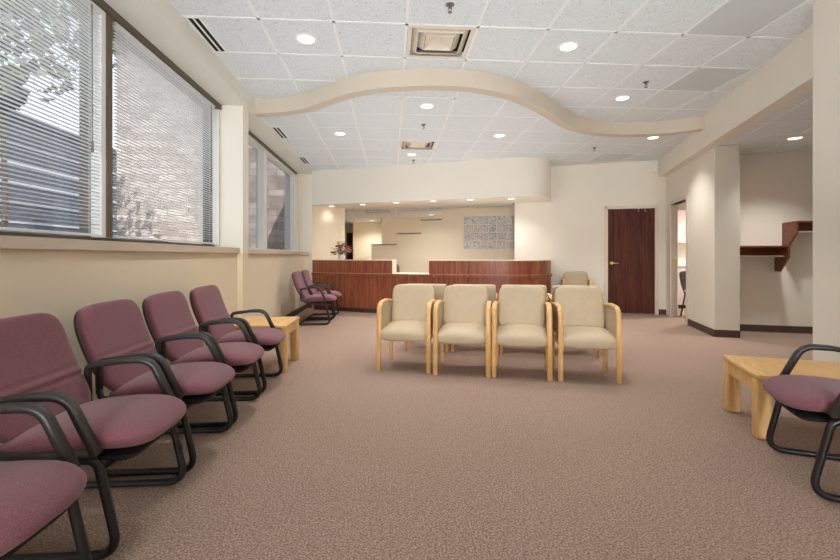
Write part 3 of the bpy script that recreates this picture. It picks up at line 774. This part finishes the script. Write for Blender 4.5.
# small things in the far room and behind the counter
def task_chair(x, y, rz, label):
    r = tag(empty('office_chair', (x, y, 0), rz), label, 'chair')
    MB().cushion(lambda u: (-0.22 + 0.46 * u, 0.46), lambda u: 0.23, lambda u: 0.04, pw=4).build('seat', 'purple', r, 'all')
    MB().cushion(lambda u: (-0.26 - 0.06 * u, 0.56 + 0.40 * u), lambda u: 0.21, lambda u: 0.035, pw=4).build('backrest', 'purple', r, 'all')
    MB().tube([(0, -0.1, 0.42), (0, -0.29, 0.43), (0, -0.31, 0.62)], 0.018, n=8).build('back_bar', 'black', r, 'all')
    MB().tube([(0, 0, 0.06), (0, 0, 0.43)], 0.025, n=10).build('gas_column', 'black', r, 'all')
    for i in range(5):
        g_ = 2 * PI * i / 5
        lg = MB().tube([(0, 0, 0.09), (0.28 * math.cos(g_), 0.28 * math.sin(g_), 0.06)], 0.016, n=8).build('base_arm', 'black', r, 'all')
        MB().lathe([(0.0, -0.012), (0.027, -0.012), (0.027, 0.012), (0.0, 0.012)], 12, mat=Matrix.Translation((0.28 * math.cos(g_), 0.28 * math.sin(g_), 0.027)) @ Matrix.Rotation(g_, 4, 'Z') @ Matrix.Rotation(PI / 2, 4, 'X')).build('caster', 'black', lg, True)
task_chair((394.5 - 420) / F * 9.4, 9.4, math.radians(200), 'dark purple office chair behind the counter gap, only its back edge showing')
def visitor_chair(x, y, rz, label):
    r = tag(empty('visitor_chair', (x, y, 0), rz), label, 'chair')
    MB().cushion(lambda u: (-0.2 + 0.42 * u, 0.44), lambda u: 0.22, lambda u: 0.025, pw=5).build('seat', 'black', r, 'all')
    MB().cushion(lambda u: (-0.22 - 0.10 * u, 0.48 + 0.36 * u), lambda u: 0.21, lambda u: 0.02, pw=5).build('backrest', 'black', r, 'all')
    for s in (-1, 1):
        MB().tube([(s * 0.22, 0.22, 0), (s * 0.21, 0.12, 0.42)], 0.013, n=8).build('leg', 'blackmetal', r, 'all')
        MB().tube([(s * 0.22, -0.24, 0), (s * 0.21, -0.14, 0.42), (s * 0.2, -0.25, 0.58)], 0.013, n=8).build('leg', 'blackmetal', r, 'all')
visitor_chair(*R(2.88, 8.75), -PH + math.radians(-160), 'black visitor chair seen through the narrow open doorway')
dk = empty('base_cabinet', (*R(3.3, 10.7), 0), -PH)
MB().box(-0.55, 0.9, -0.5, 0, 0.08, 0.90).build('body', 'mauve', dk)
MB().box(-0.57, 0.92, -0.53, 0, 0.90, 0.94, 0.004, 1).build('worktop', 'white', dk)
MB().box(-0.53, 0.88, -0.45, 0, 0.0, 0.08).build('plinth', 'base', dk)
tag(dk, 'pale base cabinet with a white worktop seen through the narrow open doorway', 'cabinet')
wc = empty('wall_cabinet', (*R(3.3, 10.7), 1.4), -PH)
MB().box(-0.55, 0.9, -0.33, 0, 0, 0.72).build('body', 'mauve', wc)
for x in (-0.54, -0.06, 0.42): MB().box(x, x + 0.465, -0.35, -0.33, 0.01, 0.71, 0.003, 1).build('door', 'mauve', wc)
tag(wc, 'pale mauve wall cabinet high up, seen through the narrow open doorway', 'cabinet')

# ------------------------------------------------------------------ ceiling fittings
def lamp(name, loc, power, size=1.9, blend=0.8, rad=0.07, col=LAMP_COL):
    l = D.lights.new(name, 'SPOT'); l.energy = power; l.spot_size = size; l.spot_blend = blend; l.shadow_soft_size = rad; l.color = col
    o = D.objects.new(name, l); COL.objects.link(o); o.location = loc; return o
def downlight(px, py, z, label, power, rad=0.085, size=1.9, lens='lens', group='recessed ceiling downlights'):
    x, y = at_height(px, py, z)
    r = tag(empty('downlight', (x, y, z)), label, 'ceiling light', group)
    MB().lathe([(rad * 0.86, -0.004), (rad, -0.010), (rad * 1.14, -0.006), (rad * 1.18, 0.0), (rad * 0.86, 0.0)], 28).build('trim_ring', 'white', r, True)
    MB().lathe([(0.0, -0.007), (rad * 0.8, -0.006), (rad * 0.88, -0.003), (rad * 0.88, 0.0), (0, 0.0)], 28).build('lens', lens, r, True)
    if power: lamp('downlight_lamp', (x, y, z - 0.03), power, size)
    return r
L = LAMP_W
downlight(306, 39, ZN, 'round downlight in the near ceiling on the window side', L)
downlight(568.5, 46.5, ZN, 'round downlight in the near ceiling right of the square air diffuser', L)
downlight(622.5, 98, ZN, 'round downlight close in front of the curved fascia, near the beam', L)
downlight(427, 106, ZF, 'round downlight just behind the crest of the curved fascia', L)
downlight(499.5, 135.5, ZF, 'round downlight in the far ceiling before the rounded bulkhead end', L)
downlight(653, 137.5, ZF, 'round downlight behind the curved fascia in the corner by the brown door', L)
downlight(340, 133.5, ZF, 'faint round downlight in the far ceiling on the window side', L)
downlight(412, 154.5, ZF, 'small far downlight beyond the far square air diffuser', L)
downlight(795, 138, 2.645, 'round downlight in the coat alcove ceiling', L * 1.1)
soff = [(331.7, 206.0), (362.5, 204.3), (396, 202.5), (433, 201.0), (470.4, 199.5), (511, 198.6)]
for (px, py), lab in zip(soff, ['by the window end', 'second from the window end', 'above the gap in the counter', 'just past the gap in the counter', 'before the glass block panel', 'at the rounded end']):
    downlight(px, py, ZB, 'small downlight under the reception bulkhead, ' + lab, L * (0.05 if px < 340 else 0.45), 0.07, 2.5, group='downlights under the reception bulkhead')
for (px, py), lab in zip([(372, 220.5), (431, 214.6)], ['deep in the office beyond the counter, on the window side', 'in the office ceiling over the stepped partition']):
    downlight(px, py, ZI, 'small downlight ' + lab, L * 1.0, 0.09, 2.6, group='downlights in the back office')
lamp('office_fill', (-2.9, 13.2, ZI - 0.05), L * 0.9, 2.7); lamp('office_fill', (0.8, 11.9, ZI - 0.05), L * 0.45, 2.7); lamp('reception_fill', (0.2, 9.5, ZI - 0.05), L * 0.8, 2.6); lamp('side_room_fill', (*R(3.3, 9.2), 2.5), L * 2.0, 2.7); gbx = P0 + pu * (gb0 + 0.4) + Vector((-pu.y, pu.x)) * 1.3; lamp('office_fill', (gbx.x, gbx.y, 2.15), L * 1.2, 2.8)  # added fill lamps without fittings: office, reception, side room, behind the glass blocks

def sprinkler(px, py, z, label):
    x, y = at_height(px, py, z)
    r = tag(empty('fire_sprinkler', (x, y, z)), label, 'sprinkler', 'fire sprinklers')
    MB().lathe([(0.0, 0.0), (0.034, 0.0), (0.032, -0.006), (0.014, -0.010), (0.012, -0.03), (0.0, -0.03)], 16).build('escutcheon', 'sprk', r, True)
    f = MB()
    for s in (-1, 1): f.tube([(s * 0.011, 0, -0.028), (s * 0.013, 0, -0.045), (0, 0, -0.06)], 0.003, n=6)
    f.build('yoke', 'sprk', r, True)
    MB().lathe([(0.0, -0.058), (0.016, -0.06), (0.016, -0.063), (0.0, -0.063)], 14).build('deflector', 'sprk', r, True)
sprinkler(450, 4.5, ZN, 'small sprinkler head over the near air diffuser')
sprinkler(646, 82, ZN, 'small sprinkler head in the near ceiling by the grey panels')
sprinkler(423.5, 124.5, ZF, 'small sprinkler head between a downlight and the far air diffuser')
sprinkler(594.5, 147.5, ZF, 'small sprinkler head in the far ceiling towards the brown door')
sprinkler(413.5, 160.0, ZF, 'small sprinkler head just before the bulkhead')

def diffuser(t, s, z, label):
    r = tag(empty('air_diffuser', (*A(t, s), z), TH), label, 'air vent', 'square ceiling air diffusers')
    h = TILE / 2 - 0.014
    def frame(name, a, b, za, zb, lip=0.006):
        rings = []
        for hh, zz in ((a, za), (b, zb), (b, zb + lip), (a - 0.004, za + lip)):
            rings.append([Vector((sx * hh, sy * hh, zz)) for sx, sy in ((1, 1), (-1, 1), (-1, -1), (1, -1))])
        MB().rings(rings, closed=True).build(name, 'diffuser', r)
    frame('border', h, h - 0.035, -0.004, -0.006)
    frame('louvre', h - 0.035, h - 0.095, 0.05, -0.008)
    frame('louvre', h - 0.10, h - 0.16, 0.055, -0.006)
    b = MB(); k_ = h - 0.165
    b.rings([[Vector((sx * hh, sy * hh, zz)) for sx, sy in ((1, 1), (-1, 1), (-1, -1), (1, -1))] for hh, zz in ((k_, -0.004), (0.012, 0.06), (0.012, 0.066), (k_, 0.002))], closed=True)
    b.box(-0.012, 0.012, -0.012, 0.012, 0.058, 0.066)
    b.build('pyramid', 'diffuser', r)
    MB().box(-h, h, -h, h, 0.066, 0.074).build('plenum', 'dark', r)
diffuser(0.132 + TILE / 2, 3.585 + TILE / 2, ZN + 0.002, 'square pyramid air diffuser in the near ceiling')
diffuser(0.132 + TILE / 2, 4.90 + 3 * TILE + TILE / 2, ZF + 0.002, 'square pyramid air diffuser in the far ceiling')
def slot(px0, py0, px1, py1, z, wd, label):
    a, b = Vector(invA(*at_height(px0, py0, z))), Vector(invA(*at_height(px1, py1, z)))
    s0, s1 = a.y, b.y; t = (a.x + b.x) / 2
    r = tag(empty('slot_diffuser', (*A(t, (s0 + s1) / 2), z), TH), label, 'air vent', 'slot air vents along the window soffit')
    Lh = (s1 - s0) / 2
    f = MB()
    for x in (-wd, 0, wd): f.box(x - wd * 0.16, x + wd * 0.16, -Lh, Lh, -0.008, 0.0)
    for y in (-Lh, Lh): f.box(-wd * 1.16, wd * 1.16, y - 0.006, y + 0.006, -0.008, 0.0)
    f.build('frame', 'grid', r)
    for x in (-wd * 0.5, wd * 0.5): MB().box(x - wd * 0.34, x + wd * 0.34, -Lh + 0.006, Lh - 0.006, -0.005, -0.001).build('slot', 'dark', r)
slot(193.5, 17, 220, 51, ZN, 0.052, 'long black slot vent in the near ceiling at the window soffit')
slot(275.5, 127, 285, 138, ZF, 0.052, 'short slot vent past the pillar in the far ceiling')
slot(301.5, 157, 307.5, 163.5, ZF, 0.052, 'small slot vent in the far ceiling nearest the reception')
def panel(px, py, z, so, label):
    t, s = invA(*at_height(px, py, z))
    t = 0.132 + (math.floor((t - 0.132) / TILE) + 0.5) * TILE; s = so + (math.floor((s - so) / TILE) + 0.5) * TILE
    tag(MB().box(-TILE / 2 + 0.012, TILE / 2 - 0.012, -TILE / 2 + 0.012, TILE / 2 - 0.012, -0.003, 0.0).build('ceiling_light_panel', 'grey_tile', None, False, TH, (*A(t, s), z)), label, 'ceiling panel', 'smooth grey ceiling panels')
panel(742, 15, ZN, 3.585, 'smooth grey ceiling panel nearest the camera by the beam')
panel(706, 78, ZN, 3.585, 'smooth grey ceiling panel in front of the curved fascia end')
panel(603, 157, ZF, 4.90, 'smooth grey ceiling panel in the far ceiling before the brown door')
gx, gy = at_height(378, 211.5, ZI)
vt = tag(empty('office_air_vent', (gx, gy, ZI), TH), 'dark square air vent in the office ceiling beyond the counter', 'air vent')
MB().box(-0.3, 0.3, -0.3, 0.3, -0.008, 0.0).build('backing', 'sprk', vt)
f = MB()
for i in range(5): f.box(-0.28, 0.28, -0.27 + i * 0.125, -0.23 + i * 0.125, -0.014, -0.008)
f.build('louvre', 'diffuser', vt)

# ------------------------------------------------------------------ outside the windows
struct(MB().box(-40, -2.3, -12, 40, -0.4, -0.25).build('ground', 'asphalt', None, False, TH))
wing = MB().box(-6.4, -2.25, 10.4, 10.9, -0.3, 9.0)
tag(wing.build('brick_wing', 'brick', None, False, TH), 'pale pink stone wall of the neighbouring wing outside the windows', 'building')
bd = tag(empty('dark_building', (0, 0, 0), TH), 'dark low building with a straight roofline across the yard', 'building')
MB().box(-17, -10.6, 0.5, 28, -0.3, 5.05).build('facade', 'slate', bd)
for i in range(8): MB().box(-10.6, -10.57, 0.5, 28, 0.4 + i * 0.55, 0.47 + i * 0.55).build('cladding_band', 'slateband', bd)
MB().box(-17, -10.5, 0.4, 28.1, 5.05, 5.2).build('roof_edge', 'slate', bd)
sh = MB(); sh.prism([(0, 0), (3.4, 0), (3.4, 0.6), (2.3, 1.75), (0, 1.95)], 0, 2.2)  # plain dark prism with a sloping end, what it is stays undetermined
o = sh.build('dark_form', 'slate', None); o.matrix_world = Matrix.Translation((*A(-7.3, 9.9), -0.3)) @ Matrix.Rotation(TH, 4, 'Z') @ Matrix.Rotation(PI / 2, 4, 'X')
tag(o, 'dark low shed with a sloping end in front of the stone wall', 'form')
def tree(x, y, zc, rad, zs, n, leafmat, label, size=0.14, z0=-0.25):
    r = tag(empty('yard_tree', (x, y, z0)), label, 'tree', 'trees in the yard')
    tr = MB().tube([(0, 0, 0), (0.05, 0.02, (zc - z0) * 0.5), (0, 0, zc - z0)], [0.07, 0.06, 0.03], n=9)
    for i in range(6):
        a = 2 * PI * i / 6; tr.tube([(0, 0, (zc - z0) * 0.8), (math.cos(a) * rad * 0.6, math.sin(a) * rad * 0.6, zc - z0 + random.uniform(-0.3, 0.5) * rad * zs)], [0.025, 0.01], n=6)
    tr.build('trunk', 'bark', r, True)
    b = MB()
    for i in range(n):
        v = Vector((random.gauss(0, 1), random.gauss(0, 1), random.gauss(0, 1))).normalized() * (random.random() ** 0.4)
        c = Vector((v.x * rad, v.y * rad, zc - z0 + v.z * rad * zs))
        d = Vector((random.gauss(0, 1), random.gauss(0, 1), random.gauss(0, 1))).normalized(); e_ = d.orthogonal().normalized(); l = size * random.uniform(0.6, 1.3)
        vs = [b.bm.verts.new(c + d * l), b.bm.verts.new(c + e_ * l * 0.45), b.bm.verts.new(c - d * l), b.bm.verts.new(c - e_ * l * 0.45)]
        b.bm.faces.new(vs)
    b.build('leaves', leafmat, r)
tree(*A(-5.7, 6.1), 4.9, 1.95, 0.8, 1700, 'treeleaf', 'leafy green tree whose branches hang across the top of the near window pane', 0.12)
tree(*A(-9.0, 10.5), 4.95, 0.42, 1.0, 1600, 'darkleaf', 'small dark round blob, built as a leafy tree, just above the dark roofline', 0.09)  # tree shape given to a dark round blob of undetermined nature
